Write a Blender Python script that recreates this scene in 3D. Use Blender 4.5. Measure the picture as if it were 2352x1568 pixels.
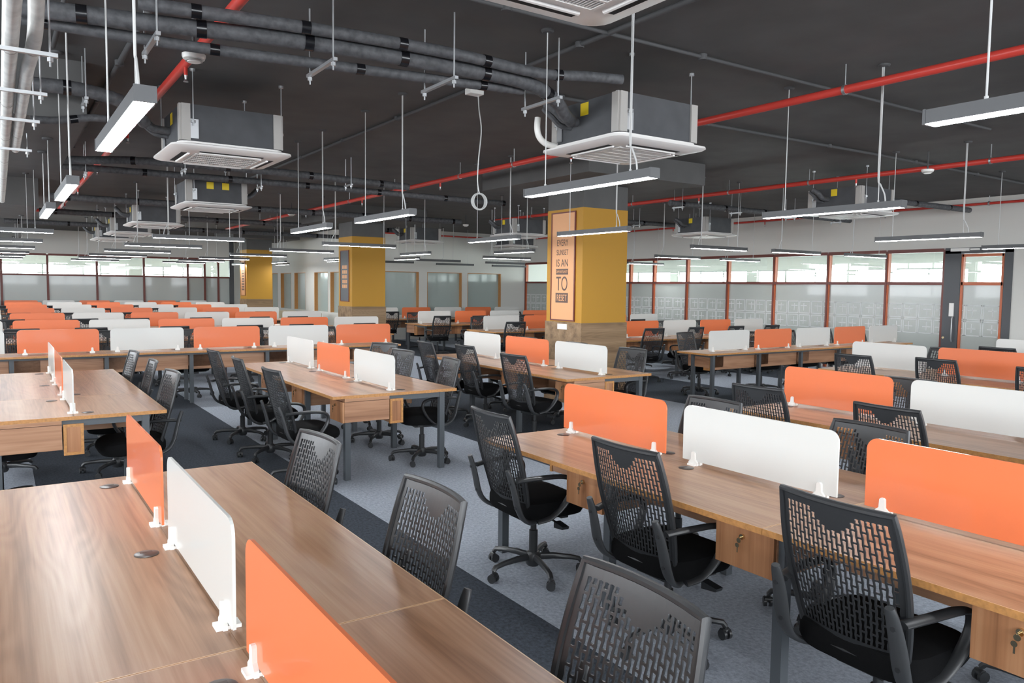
import bpy, bmesh, math, random
from math import sin, cos, pi, radians, sqrt
from mathutils import Vector, Matrix
random.seed(7)
for o in list(bpy.data.objects): bpy.data.objects.remove(o)
scn = bpy.context.scene
COL = scn.collection

# ------------------------------------------------------------------ camera
HCAM = 1.705
def cam_axes(yaw, pit, rol):
    f = Vector((sin(yaw)*cos(pit), cos(yaw)*cos(pit), -sin(pit)))
    r = Vector((cos(yaw), -sin(yaw), 0)); u = r.cross(f)
    return (cos(rol)*r + sin(rol)*u, -sin(rol)*r + cos(rol)*u, f)
R_, U_, F_ = cam_axes(radians(33.891), radians(4.0457), radians(0.7015))
cd = bpy.data.cameras.new('camera'); cam = bpy.data.objects.new('camera', cd); COL.objects.link(cam)
cd.sensor_width = 36.0; cd.lens = 1762.05/2352*36; cd.clip_start = .02; cd.clip_end = 300
cam.matrix_world = Matrix(((R_.x, U_.x, -F_.x, 0), (R_.y, U_.y, -F_.y, 0), (R_.z, U_.z, -F_.z, HCAM), (0, 0, 0, 1)))
scn.camera = cam

# ------------------------------------------------------------------ world, daylight, exposure
w = bpy.data.worlds.new('sky'); scn.world = w; w.use_nodes = True
bg = w.node_tree.nodes['Background']; bg.inputs[0].default_value = (.90, .95, 1.0, 1); bg.inputs[1].default_value = 13.0
vs = scn.view_settings; vs.view_transform = 'Standard'; vs.look = 'None'; vs.exposure = 0.3; vs.gamma = 1.0; vs.use_curve_mapping = False
LAMP = 60.0                                   # emission of a pendant diffuser
XL, YB = -6.0, -5.0                           # window walls out of frame: x = XL and y = YB
XR, YF, YM, XM = 15.5, 31.3, 22.3, 9.2        # right wall, far wall, mid wall, side of the rooms block
ZC, ZDROP, ZYEL = 3.5, 3.2, 2.86             # slab, drop panels, top of the yellow paint
SILL, HEAD = 1.45, 3.2
def portal(loc, rot, sx, sy):
    l = bpy.data.lights.new('window_portal', 'AREA'); l.shape = 'RECTANGLE'; l.size = sx; l.size_y = sy; l.energy = 1
    l.cycles.is_portal = True
    o = bpy.data.objects.new('window_portal', l); COL.objects.link(o); o.location = loc; o.rotation_euler = rot
portal((XL-.05, 13, (SILL+HEAD)/2), (0, radians(-90), 0), HEAD-SILL, 36)
portal((4.7, YB-.05, (SILL+HEAD)/2), (radians(90), 0, 0), 21, HEAD-SILL)

# ------------------------------------------------------------------ materials
def nodes(name):
    m = bpy.data.materials.new(name); m.use_nodes = True; nt = m.node_tree
    return m, nt, nt.nodes['Principled BSDF']
def mat(name, col, rough=.5, metal=0, spec=.5, coat=0, noise=0, nscale=30, bump=0, emit=None):
    m, nt, b = nodes(name)
    b.inputs['Base Color'].default_value = (*col, 1); b.inputs['Roughness'].default_value = rough
    b.inputs['Metallic'].default_value = metal; b.inputs['Specular IOR Level'].default_value = spec
    b.inputs['Coat Weight'].default_value = coat; b.inputs['Coat Roughness'].default_value = .04
    if emit: b.inputs['Emission Color'].default_value = (*emit[0], 1); b.inputs['Emission Strength'].default_value = emit[1]
    if noise or bump:
        tc = nt.nodes.new('ShaderNodeTexCoord'); n = nt.nodes.new('ShaderNodeTexNoise'); n.inputs['Scale'].default_value = nscale; n.inputs['Detail'].default_value = 5
        nt.links.new(tc.outputs['Object'], n.inputs['Vector'])
        if noise:
            r = nt.nodes.new('ShaderNodeValToRGB'); e = r.color_ramp.elements
            e[0].position = .3; e[1].position = .7
            e[0].color = (*[c*(1-noise) for c in col], 1); e[1].color = (*[min(1, c*(1+noise)) for c in col], 1)
            nt.links.new(n.outputs['Fac'], r.inputs['Fac']); nt.links.new(r.outputs['Color'], b.inputs['Base Color'])
        if bump:
            bp = nt.nodes.new('ShaderNodeBump'); bp.inputs['Strength'].default_value = bump; bp.inputs['Distance'].default_value = .01
            nt.links.new(n.outputs['Fac'], bp.inputs['Height']); nt.links.new(bp.outputs['Normal'], b.inputs['Normal'])
    return m
def wood(name, dark, mid, light, rough=.36, axis=1, fine=70, coat=0.0, cath=1.0):
    m, nt, b = nodes(name); N = nt.nodes.new; L = nt.links.new
    tc = N('ShaderNodeTexCoord'); oi = N('ShaderNodeObjectInfo'); add = N('ShaderNodeVectorMath'); add.operation = 'MULTIPLY_ADD'
    L(oi.outputs['Random'], add.inputs[0]); add.inputs[1].default_value = (37, 53, 11); L(tc.outputs['Object'], add.inputs[2])
    def mapped(s_across, s_along):
        mp = N('ShaderNodeMapping'); s = [s_across]*3; s[axis] = s_along; mp.inputs['Scale'].default_value = s
        L(add.outputs[0], mp.inputs['Vector']); return mp.outputs[0]
    n1 = N('ShaderNodeTexNoise'); n1.inputs['Scale'].default_value = 1; n1.inputs['Detail'].default_value = 3; L(mapped(9, .30), n1.inputs['Vector'])
    n2 = N('ShaderNodeTexNoise'); n2.inputs['Scale'].default_value = 1; n2.inputs['Detail'].default_value = 6; n2.inputs['Roughness'].default_value = .6; L(mapped(fine, 1.5), n2.inputs['Vector'])
    # growth rings bent by noise
    n3 = N('ShaderNodeTexNoise'); n3.inputs['Scale'].default_value = 1; n3.inputs['Detail'].default_value = 2; L(mapped(3.0, .42), n3.inputs['Vector'])
    mul = N('ShaderNodeMath'); mul.operation = 'MULTIPLY'; L(n3.outputs['Fac'], mul.inputs[0]); mul.inputs[1].default_value = 22*cath
    sn = N('ShaderNodeMath'); sn.operation = 'SINE'
    mu2 = N('ShaderNodeMath'); mu2.operation = 'MULTIPLY'; L(mul.outputs[0], mu2.inputs[0]); mu2.inputs[1].default_value = 6.28; L(mu2.outputs[0], sn.inputs[0])
    a1 = N('ShaderNodeMath'); a1.operation = 'MULTIPLY_ADD'; L(sn.outputs[0], a1.inputs[0]); a1.inputs[1].default_value = .038; L(n1.outputs['Fac'], a1.inputs[2])
    a2 = N('ShaderNodeMath'); a2.operation = 'MULTIPLY_ADD'; L(n2.outputs['Fac'], a2.inputs[0]); a2.inputs[1].default_value = .42; L(a1.outputs[0], a2.inputs[2])
    r = N('ShaderNodeValToRGB'); e = r.color_ramp.elements; e[0].position = .48; e[0].color = (*dark, 1); e[1].position = .96; e[1].color = (*light, 1)
    k = r.color_ramp.elements.new(.70); k.color = (*mid, 1)
    L(a2.outputs[0], r.inputs['Fac']); L(r.outputs['Color'], b.inputs['Base Color'])
    b.inputs['Roughness'].default_value = rough; b.inputs['Coat Weight'].default_value = coat
    return m
M = {}
M['wood'] = wood('walnut_laminate', (.235, .115, .060), (.395, .215, .122), (.520, .325, .205), .32, cath=.9, fine=85)
M['woodx'] = wood('drawer_laminate', (.24, .10, .042), (.40, .18, .08), (.52, .27, .135), .42, axis=2, cath=.5)
M['woodp'] = wood('panel_laminate', (.26, .12, .062), (.41, .21, .115), (.52, .30, .18), .42, axis=1, cath=.7)
M['woodd'] = wood('drawer_side_laminate', (.26, .12, .062), (.41, .21, .115), (.52, .30, .18), .42, axis=0, cath=.7)
M['woodc'] = wood('column_laminate', (.13, .075, .035), (.235, .145, .072), (.33, .215, .12), .5, axis=0, cath=1.2)
M['band'] = mat('edge_band', (.50, .235, .075), .4, noise=.18, nscale=60)
M['seam'] = mat('edge_band_top', (.68, .46, .28), .4)
M['steel'] = mat('grey_painted_steel', (.085, .095, .105), .42)
M['orange'] = mat('orange_glass', (.80, .195, .070), .3, spec=.4, coat=.45)
M['white'] = mat('white_glass', (.70, .70, .67), .3, spec=.4, coat=.45)
M['clip'] = mat('white_plastic', (.86, .84, .80), .35)
M['grom'] = mat('brown_plastic', (.06, .043, .036), .3)
M['plastic'] = mat('black_plastic', (.028, .029, .031), .38, spec=.6)
M['greyplastic'] = mat('charcoal_plastic', (.055, .057, .060), .40, spec=.6)
M['fabric'] = mat('black_fabric', (.006, .006, .0065), .95, spec=.15, noise=.3, nscale=400, bump=.15)
M['chrome'] = mat('brass_nickel', (.75, .62, .40), .22, metal=1)
M['ceil'] = mat('black_ceiling_paint', (.100, .098, .096), .8, noise=.12, nscale=2.5, bump=.1)
M['beam'] = mat('dark_beam_paint', (.045, .045, .047), .8)
M['wall'] = mat('off_white_wall', (.70, .685, .64), .8)
M['wallw'] = mat('cream_wall', (.72, .71, .665), .8)
M['yellow'] = mat('yellow_column_paint', (.46, .232, .016), .55)
M['poster'] = mat('peach_poster', (.72, .36, .165), .45)
M['ink'] = mat('brown_ink', (.12, .075, .06), .6)
M['greyposter'] = mat('grey_poster', (.095, .10, .11), .5)
M['redframe'] = mat('maroon_frame', (.16, .035, .024), .4)
M['orangeframe'] = mat('orange_edge_frame', (.55, .13, .045), .4)
M['greyframe'] = mat('grey_frame', (.075, .078, .085), .45)
M['red'] = mat('red_pipe_paint', (.62, .055, .04), .35)
M['foam'] = mat('black_foam_sleeve', (.085, .086, .092), .62, noise=.35, nscale=24, bump=.3)
M['tape'] = mat('black_tape', (.008, .008, .010), .22)
M['clad'] = mat('silver_cladding', (.62, .61, .58), .42, noise=.18, nscale=9, bump=.3)
M['galv'] = mat('galvanised_steel', (.50, .51, .52), .38, metal=.85)
M['wire'] = mat('grey_cable', (.55, .55, .54), .5)
M['conduit'] = mat('dark_conduit', (.075, .075, .077), .7)
M['acbody'] = mat('dark_insulated_case', (.068, .070, .076), .7, noise=.15, nscale=5)
M['acpanel'] = mat('white_cassette_panel', (.80, .775, .75), .35)
M['acgrey'] = mat('light_grey_strip', (.42, .40, .375), .5)
M['sticker'] = mat('yellow_sticker', (.85, .62, .02), .5)
M['dark'] = mat('dark_recess', (.010, .010, .011), .8)
M['alu'] = mat('grey_aluminium', (.085, .086, .09), .4, metal=.2)
M['led'] = mat('led_diffuser', (.9, .9, .9), .5, emit=((.93, .97, 1.0), LAMP))
M['ledoff'] = mat('unlit_diffuser', (.03, .03, .03), .5)
M['cream'] = mat('cream_upholstery', (.55, .49, .37), .8)
M['winframe'] = mat('white_window_frame', (.55, .55, .53), .5)
M['etch'] = mat('pale_window_film', (.70, .72, .71), .6)
def carpet(name, c, v):
    m, nt, b = nodes(name); N = nt.nodes.new; L = nt.links.new
    tc = N('ShaderNodeTexCoord'); n = N('ShaderNodeTexNoise'); n.inputs['Scale'].default_value = 55; n.inputs['Detail'].default_value = 8; n.inputs['Roughness'].default_value = .75
    mp = N('ShaderNodeMapping'); mp.inputs['Scale'].default_value = (1, .7, 1); L(tc.outputs['Object'], mp.inputs['Vector']); L(mp.outputs[0], n.inputs['Vector'])
    r = N('ShaderNodeValToRGB'); e = r.color_ramp.elements; e[0].position = .35; e[1].position = .65
    e[0].color = (*[k*(1-v) for k in c], 1); e[1].color = (*[k*(1+v) for k in c], 1)
    L(n.outputs['Fac'], r.inputs['Fac']); L(r.outputs['Color'], b.inputs['Base Color'])
    b.inputs['Roughness'].default_value = .97; b.inputs['Specular IOR Level'].default_value = .1
    bp = N('ShaderNodeBump'); bp.inputs['Strength'].default_value = .5; bp.inputs['Distance'].default_value = .006; L(n.outputs['Fac'], bp.inputs['Height']); L(bp.outputs['Normal'], b.inputs['Normal'])
    return m
M['carpetl'] = carpet('blue_grey_carpet', (.36, .395, .450), .28)
M['carpetd'] = carpet('charcoal_carpet', (.058, .067, .082), .38)
def thin_glass(name, tint, rough=0.0, refl=1.0):
    m = bpy.data.materials.new(name); m.use_nodes = True; nt = m.node_tree; nt.nodes.clear(); N = nt.nodes.new; L = nt.links.new
    out = N('ShaderNodeOutputMaterial'); mx = N('ShaderNodeMixShader'); t = N('ShaderNodeBsdfTransparent'); g = N('ShaderNodeBsdfGlossy'); ge = N('ShaderNodeNewGeometry'); dt = N('ShaderNodeVectorMath'); dt.operation = 'DOT_PRODUCT'
    t.inputs[0].default_value = (*tint, 1); g.inputs['Roughness'].default_value = rough; 
    def mth(op, a, b=None):
        n = N('ShaderNodeMath'); n.operation = op; L(a, n.inputs[0])
        if b is not None: n.inputs[1].default_value = b
        return n.outputs[0]
    L(ge.outputs['Normal'], dt.inputs[0]); L(ge.outputs['Incoming'], dt.inputs[1])
    inv = N('ShaderNodeMath'); inv.operation = 'SUBTRACT'; inv.inputs[0].default_value = 1; L(mth('ABSOLUTE', dt.outputs['Value']), inv.inputs[1])
    fr = mth('ADD', mth('MULTIPLY', mth('POWER', inv.outputs[0], 5), .9), .055)
    L(fr, mx.inputs[0]); L(t.outputs[0], mx.inputs[1]); L(g.outputs[0], mx.inputs[2]); L(mx.outputs[0], out.inputs[0])
    return m
M['glass'] = thin_glass('clear_glass', (.86, .90, .87))
M['frost'] = mat('frosted_glass', (.42, .445, .415), .22, spec=.6, coat=.35)
M['frostg'] = mat('green_frosted_glass', (.40, .47, .44), .25, spec=.6, coat=.4)

# ------------------------------------------------------------------ mesh helpers
class MB:
    def __init__(s): s.v = []; s.f = []; s.mi = []; s.smooth = False
    def add(s, vs, fs, mi=0):
        n = len(s.v); s.v += [tuple(v) for v in vs]; s.f += [tuple(i+n for i in f) for f in fs]; s.mi += [mi]*len(fs); return s
    def box(s, x0, x1, y0, y1, z0, z1, mi=0):
        v = [(x, y, z) for z in (z0, z1) for y in (y0, y1) for x in (x0, x1)]
        return s.add(v, [(0, 2, 3, 1), (4, 5, 7, 6), (0, 1, 5, 4), (2, 6, 7, 3), (0, 4, 6, 2), (1, 3, 7, 5)], mi)
    def cbox(s, c, sx, sy, sz, mi=0): return s.box(c[0]-sx/2, c[0]+sx/2, c[1]-sy/2, c[1]+sy/2, c[2]-sz/2, c[2]+sz/2, mi)
    def tube(s, pts, r, n=10, mi=0, rb=None, cap=True, up=None):
        """swept ellipse: r may be a list; rb = second radius"""
        P = [Vector(p) for p in pts]; k = len(P); T = []
        for i in range(k):
            d = (P[min(i+1, k-1)]-P[max(i-1, 0)]); T.append(d.normalized())
        a = Vector(up) if up else (Vector((0, 0, 1)) if abs(T[0].z) < .9 else Vector((1, 0, 0)))
        base = len(s.v); X = (a-T[0]*a.dot(T[0])).normalized()
        for i in range(k):
            X = (X-T[i]*X.dot(T[i])).normalized(); Y = T[i].cross(X)
            ra = r[i] if isinstance(r, (list, tuple)) else r; rr = rb if rb is not None else ra
            for j in range(n):
                t = 2*pi*j/n; s.v.append(tuple(P[i]+X*(ra*cos(t))+Y*(rr*sin(t))))
        for i in range(k-1):
            for j in range(n):
                a0 = base+i*n+j; a1 = base+i*n+(j+1) % n; s.f.append((a0, a1, a1+n, a0+n)); s.mi.append(mi)
        if cap:
            s.f.append(tuple(base+j for j in reversed(range(n)))); s.mi.append(mi)
            s.f.append(tuple(base+(k-1)*n+j for j in range(n))); s.mi.append(mi)
        return s
    def lathe(s, prof, n=16, c=(0, 0, 0), mi=0):
        base = len(s.v)
        for r, z in prof:
            for j in range(n): t = 2*pi*j/n; s.v.append((c[0]+r*cos(t), c[1]+r*sin(t), c[2]+z))
        for i in range(len(prof)-1):
            for j in range(n):
                a = base+i*n+j; b = base+i*n+(j+1) % n; s.f.append((a, b, b+n, a+n)); s.mi.append(mi)
        s.f.append(tuple(base+j for j in reversed(range(n)))); s.mi.append(mi)
        s.f.append(tuple(base+(len(prof)-1)*n+j for j in range(n))); s.mi.append(mi)
        return s
    def prism(s, poly, lo, hi, fn, mi=0):
        """extrude 2d poly; fn(a, b, t) -> xyz"""
        n = len(poly); base = len(s.v)
        for t in (lo, hi):
            for a, b in poly: s.v.append(tuple(fn(a, b, t)))
        s.f.append(tuple(base+i for i in range(n))); s.f.append(tuple(base+n+i for i in reversed(range(n)))); s.mi += [mi]*2
        for i in range(n):
            j = (i+1) % n; s.f.append((base+j, base+i, base+n+i, base+n+j)); s.mi.append(mi)
        return s
    def build(s, name, mats, parent=None, smooth=False, loc=None, bevel=0):
        me = bpy.data.meshes.new(name); me.from_pydata(s.v, [], s.f)
        for m in (mats if isinstance(mats, (list, tuple)) else [mats]): me.materials.append(M[m] if isinstance(m, str) else m)
        if any(s.mi): me.polygons.foreach_set('material_index', s.mi)
        bm = bmesh.new(); bm.from_mesh(me); bmesh.ops.recalc_face_normals(bm, faces=bm.faces); bm.to_mesh(me); bm.free()
        if smooth:
            me.polygons.foreach_set('use_smooth', [True]*len(me.polygons)); me.set_sharp_from_angle(angle=radians(38))
        me.update(); return link(name, me, parent, loc, bevel)
def link(name, me, parent=None, loc=None, bevel=0):
    o = bpy.data.objects.new(name, me); COL.objects.link(o)
    if parent: o.parent = parent
    if loc: o.location = loc
    if bevel:
        b = o.modifiers.new('bevel', 'BEVEL'); b.width = bevel; b.segments = 2; b.limit_method = 'ANGLE'
    return o
def tag(o, label=None, cat=None, group=None, kind=None):
    if label: o['label'] = label
    if cat: o['category'] = cat
    if group: o['group'] = group
    if kind: o['kind'] = kind
    return o
def thing(name, loc, rz=0, label=None, cat=None, group=None):
    o = bpy.data.objects.new(name, None); COL.objects.link(o); o.location = loc; o.rotation_euler = (0, 0, rz); o.empty_display_size = .1
    return tag(o, label, cat, group)
def copy_tree(o, parent=None):
    c = o.copy(); COL.objects.link(c); c.parent = parent
    for ch in o.children: copy_tree(ch, c)
    return c
def struct(o): o['kind'] = 'structure'; return o
def arc(cx, cy, r, a0, a1, n): return [(cx+r*cos(radians(a0+(a1-a0)*i/n)), cy+r*sin(radians(a0+(a1-a0)*i/n))) for i in range(n+1)]
def smooth_path(pts, n=6):
    P = [Vector(p) for p in pts]; out = []
    for i in range(len(P)-1):
        p0, p1, p2, p3 = P[max(i-1, 0)], P[i], P[i+1], P[min(i+2, len(P)-1)]
        for k in range(n):
            t = k/n; out.append(.5*((2*p1)+(p2-p0)*t+(2*p0-5*p1+4*p2-p3)*t*t+(3*p1-p0-3*p2+p3)*t**3))
    return out+[P[-1]]

# ------------------------------------------------------------------ floor
fl = struct(MB().box(XL, XR+5, YB, YF+5, -.12, -.012).build('floor', 'conduit'))
edges = [XL]+[.225+2.067*k for k in range(-2, 8)]
lightstripe = True
for i in range(len(edges)-1):
    # alternating light / dark carpet strips running away from the camera
    k = i-1-2  # strip index relative to x = .225
    x0, x1 = edges[i], edges[i+1]
    m = 'carpetd' if (i % 2 == 1) else 'carpetl'
    MB().box(x0, x1, YB, YF, -.012, 0).build('carpet_strip', m, fl)
MB().box(edges[-1], XR+5, YB, YF, -.012, 0).build('carpet_strip', 'carpetl', fl)

# ------------------------------------------------------------------ ceiling with drop panels
ce = struct(MB().box(XL-.2, XR+5, YB-.2, YF+5, ZC, ZC+.2).build('ceiling', 'ceil'))
COLS = [(7.42, 9.05), (7.42, 17.65), (7.42, 26.85)]
DROPS = [(cx-1.06, cx+1.1, cy-1.3, cy+1.3, ZDROP) for cx, cy in COLS+[(7.42, .4)]]+[(-3.6, .66, cy-1.75, cy+1.75, 3.02) for cy in (9.05, 17.65, 26.85)]
for x0, x1, y0, y1, z in DROPS: struct(MB().box(x0, x1, y0, y1, z, ZC).build('ceiling_drop', 'ceil'))
def ceil_z(x, y): return min([z for x0, x1, y0, y1, z in DROPS if x0 < x < x1 and y0 < y < y1]+[ZC])

# ------------------------------------------------------------------ window walls out of frame (daylight comes in here)
def window_wall(name, along, fixed, a0, a1, thick, wins, n0):
    """along 'y' or 'x'; boxes around openings wins=[(s0,s1)]"""
    mb = MB()
    def bx(s0, s1, z0, z1):
        if along == 'y': mb.box(fixed-thick, fixed, s0, s1, z0, z1)
        else: mb.box(s0, s1, fixed-thick, fixed, z0, z1)
    bx(a0, a1, 0, SILL); bx(a0, a1, HEAD, ZC); prev = a0
    for s0, s1 in wins+[(a1, a1)]:
        if s0 > prev: bx(prev, s0, SILL, HEAD)
        prev = s1
    struct(mb.build(name, 'wall'))
    for i, (s0, s1) in enumerate(wins):
        f = MB(); c = fixed-thick*.6
        def bar(p0, p1, z0, z1, t=.03):
            if along == 'y': f.box(c-t, c+t, p0, p1, z0, z1)
            else: f.box(p0, p1, c-t, c+t, z0, z1)
        n = max(1, round((s1-s0)/1.1)); st = (s1-s0)/n
        for k in range(n+1): bar(s0+k*st-.025, s0+k*st+.025, SILL, HEAD)
        for z in (SILL+.025, SILL+.55, HEAD-.025): bar(s0, s1, z-.02, z+.02, .02)
        struct(f.build('window_%d' % (n0+i), 'winframe'))
window_wall('wall_left', 'y', XL, YB, YF, .25, [(-3.8+4.4*k, -.2+4.4*k) for k in range(7)], 1)
window_wall('wall_back', 'x', YB, XL, XR, .25, [(-5.2+4.2*k, -1.6+4.2*k) for k in range(5)], 8)

# ------------------------------------------------------------------ glazed partitions
def partition(name, along, fixed, a0, a1, posts, zmid, ztop, mirror=1, pattern=False, double=True, skip=None, fat=.045):
    """wall above + frame + panes. fixed = coordinate of the face towards the room"""
    d = .10
    def bx(mb, s0, s1, z0, z1, c0, c1, mi=0):
        if along == 'y': mb.box(fixed+c0, fixed+c1, s0, s1, z0, z1, mi)
        else: mb.box(s0, s1, fixed+c0, fixed+c1, z0, z1, mi)
    mb = MB(); bx(mb, a0, a1, ztop+.03, ZC, 0, d); wl = struct(mb.build(name, 'wall'))
    for p in posts:
        mb = MB(); bx(mb, p-fat/2, p+fat/2, .0, ztop, -.012, d); mb2 = MB(); bx(mb2, p-fat/2-.02, p-fat/2, .0, ztop, .0, d)
        mb.build('frame_post', 'redframe', wl)
        if pattern: mb2.build('post_edge', 'orangeframe', wl)
    segs = [(posts[i], posts[i+1]) for i in range(len(posts)-1)]
    for s0, s1 in segs:
        if skip and skip[0] <= (s0+s1)/2 <= skip[1]: continue
        for z, h in ((.30, .06), (zmid, .06), (ztop-.005, .07)):
            mb = MB(); bx(mb, s0+fat/2, s1-fat/2, z-h/2, z+h/2, -.008, d-.01); mb.build('frame_rail', 'redframe', wl)
        mb = MB(); bx(mb, s0+fat/2, s1-fat/2, zmid+.03, ztop-.04, .045, .051); mb.build('glass_pane', 'glass', wl)
        mb = MB(); bx(mb, s0+fat/2, s1-fat/2, .33, zmid-.03, .045, .051); fp = mb.build('frosted_pane', 'frost', wl)
        mb = MB(); bx(mb, s0+fat/2, s1-fat/2, .0, .27, .035, .06); mb.build('base_panel', 'wall', wl)
        if pattern: etched(s0+fat/2, s1-fat/2, bx, fp)
    return wl, bx
def etched(s0, s1, bx, fp):
    mb = MB(); c0, c1 = .0430, .0448; t = .016
    def st(a, b, z0, z1):
        a = max(a, s0); b = min(b, s1)
        if b > a: bx(mb, a, b, z0, z1, c0, c1)
    k0 = int(s0/.31)-1
    for k in range(k0, k0+8):
        p = k*.31; q = p+.285
        for z0, up in ((1.185, 1), (.875, -1)):
            z1 = z0+.285
            st(p, q, z0, z0+t); st(p, q, z1-t, z1); st(p, p+t, z0, z1); st(q-t, q, z0, z1)
            m = p+(.17 if k % 2 else .115); zz = z0+(.14 if up > 0 else .10)
            st(m-.008, m+.008, z0+.06, z1-.05); st(m-.085, m+.085, zz+.03, zz+.046)
    if mb.v: mb.build('etched_pattern', 'etch', fp)
PR = [22.28, 20.82, 19.44, 18.06, 16.9, 15.92, 14.66, 13.26, 11.85, 10.41, 9.04, 7.86]
wr, bxr = partition('wall_right', 'y', XR, YB, YM, sorted(PR), 1.88, 2.54, pattern=True)
# wall pieces right of the door, door
mb = MB(); mb.box(XR, XR+.1, YB, 6.62, 0, 2.57); mb.build('wall_panel', 'wall', wr)
dr = struct(MB().box(XR-.02, XR+.1, 6.62, 6.76, 0, 2.52).box(XR-.02, XR+.1, 7.54, 7.84, 0, 2.52).box(XR-.02, XR+.1, 6.62, 7.84, 2.46, 2.57).build('door_1', 'greyframe'))
for z, h in ((.15, .10), (1.88, .06), (2.42, .05)): MB().box(XR-.01, XR+.07, 6.78, 7.52, z-h/2, z+h/2).build('door_rail', 'orangeframe', dr)
for y in (6.79, 7.51): MB().box(XR-.01, XR+.07, y-.02, y+.02, .1, 2.44).build('door_stile', 'orangeframe', dr)
MB().box(XR+.02, XR+.026, 6.81, 7.49, 1.91, 2.395).build('door_pane', 'glass', dr)
fp = MB().box(XR+.02, XR+.026, 6.81, 7.49, .2, 1.85).build('frosted_pane', 'frost', dr)
def bxd(mb, s0, s1, z0, z1, c0, c1, mi=0): mb.box(XR+c0-.025, XR+c1-.025, s0, s1, z0, z1, mi)
etched(6.81, 7.49, bxd, fp)
MB().box(XR-.07, XR-.02, 7.38, 7.72, 2.50, 2.56).box(XR-.06, XR-.02, 7.2, 7.36, 2.515, 2.55).build('door_closer', 'clip', dr, bevel=.004)
MB().box(XR-.04, XR-.02, 7.62, 7.71, 1.24, 1.50).build('access_reader', 'clip', dr, bevel=.006)
MB().tube([(XR-.05, 7.63, .75), (XR-.07, 7.63, .8), (XR-.07, 7.63, 1.2), (XR-.05, 7.63, 1.24)], .012, 8).build('pull_handle', 'galv', dr, True)
MB().lathe([(.025, 0), (.025, .02)], 12, (0, 0, 0)).build('door_lock', 'chrome', dr, True, loc=(XR-.03, 7.80, .82)).rotation_euler = (0, radians(90), 0)
# far-left partition
PL = [-5.9, -4.4, -2.9, -1.37, .15, 1.5, 3.02, 4.56, 6.09, 6.7, 7.2, 7.66]
wf, bxf = partition('wall_far', 'x', YF, XL, 7.72, PL, 1.94, 2.65, fat=.07)
MB().box(7.62, 7.78, YF-.03, YF+.12, 0, ZC).build('end_post', 'greyframe', wf)
struct(MB().box(7.78, XM, YF+.4, YF+.5, 0, ZC).build('wall_end', 'wallw'))
# mid wall facing the room and the side wall of the rooms block, with inner windows
def solid_wall(name, along, fixed, a0, a1, d, wins, z0, z1):
    mb = MB()
    def bx(b, s0, s1, za, zb, c0=0, c1=d):
        if along == 'y': b.box(fixed+c0, fixed+c1, s0, s1, za, zb)
        else: b.box(s0, s1, fixed+c0, fixed+c1, za, zb)
    bx(mb, a0, a1, 0, z0); bx(mb, a0, a1, z1, ZC); prev = a0
    for s0, s1 in wins+[(a1, a1)]:
        if s0 > prev: bx(mb, prev, s0, z0, z1)
        prev = s1
    wl = struct(mb.build(name, 'wallw'))
    for s0, s1 in wins:
        b = MB(); bx(b, s0, s1, z0, z1, d*.75, d*.75+.008); b.build('frosted_pane', 'frostg', wl)
        b = MB(); bx(b, s1-.035, s1, z0, z1, .0, d*.75)
        bx(b, s0, s1-.035, z1-.02, z1, .0, d*.75); bx(b, s0, s0+.02, z0, z1-.02, .0, d*.75) ; b.build('window_jamb', 'band' if along == 'x' else 'band', wl)
    return wl
solid_wall('wall_mid', 'x', YM, XM, XR+.1, .16, [(10.08, 11.33), (11.63, 12.93), (13.15, 14.49)], .78, 2.16)
solid_wall('wall_side', 'y', XM, YM+.16, YF+.4, .16, [(23.2, 24.55), (24.75, 26.1), (27.0, 28.25), (28.6, 29.9), (30.25, 31.4)], .8, 2.14)
# rooms behind the glass: far walls with bright windows
def room_wall(name, along, fixed, a0, a1, wins, z0, z1, ztop):
    mb = MB(); d = .2
    def bx(s0, s1, za, zb):
        if along == 'y': mb.box(fixed, fixed+d, s0, s1, za, zb)
        else: mb.box(s0, s1, fixed, fixed+d, za, zb)
    bx(a0, a1, 0, z0); bx(a0, a1, z1, ztop); prev = a0
    for s0, s1 in wins+[(a1, a1)]:
        if s0 > prev: bx(prev, s0, z0, z1)
        prev = s1
    wl = struct(mb.build(name, 'wallw'))
    for s0, s1 in wins:
        f = MB(); n = max(2, round((s1-s0)/.9))
        for k in range(n+1):
            p = s0+(s1-s0)*k/n
            if along == 'y': f.box(fixed+.05, fixed+.11, p-.03, p+.03, z0, z1)
            else: f.box(p-.03, p+.03, fixed+.05, fixed+.11, z0, z1)
        for z in (z0+.02, (z0+z1)/2+.25, z1-.02):
            if along == 'y': f.box(fixed+.06, fixed+.10, s0, s1, z-.02, z+.02)
            else: f.box(s0, s1, fixed+.06, fixed+.10, z-.02, z+.02)
        f.build('window_frame', 'winframe', wl)
    return wl
room_wall('wall_room_right', 'y', XR+4.6, YB, YM+2, [(4.2, 6.6), (6.9, 9.3), (9.6, 12.6), (12.9, 16.0), (16.4, 19.4), (19.8, 23.2)], .9, 2.34, ZC)
struct(MB().box(XR+.1, XR+4.6, 3.0, YM+2, 2.8, 2.86).build('ceiling_room_right', 'wallw'))
struct(MB().box(XR+.1, XR+4.8, 2.9, 3.0, 0, ZC).build('wall_room_end', 'wallw'))
struct(MB().box(XR+.1, XR+4.8, YM+2, YM+2.1, 0, ZC).build('wall_room_back', 'wallw'))
room_wall('wall_room_far', 'x', YF+4.6, XL, XM, [(-5, -2), (-1, 2.4), (3, 4.2), (5.2, 7.6)], 1.2, 2.42, ZC)
struct(MB().box(XL, XM, YF+.1, YF+4.6, 2.9, 2.96).build('ceiling_room_far', 'wallw'))

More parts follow.
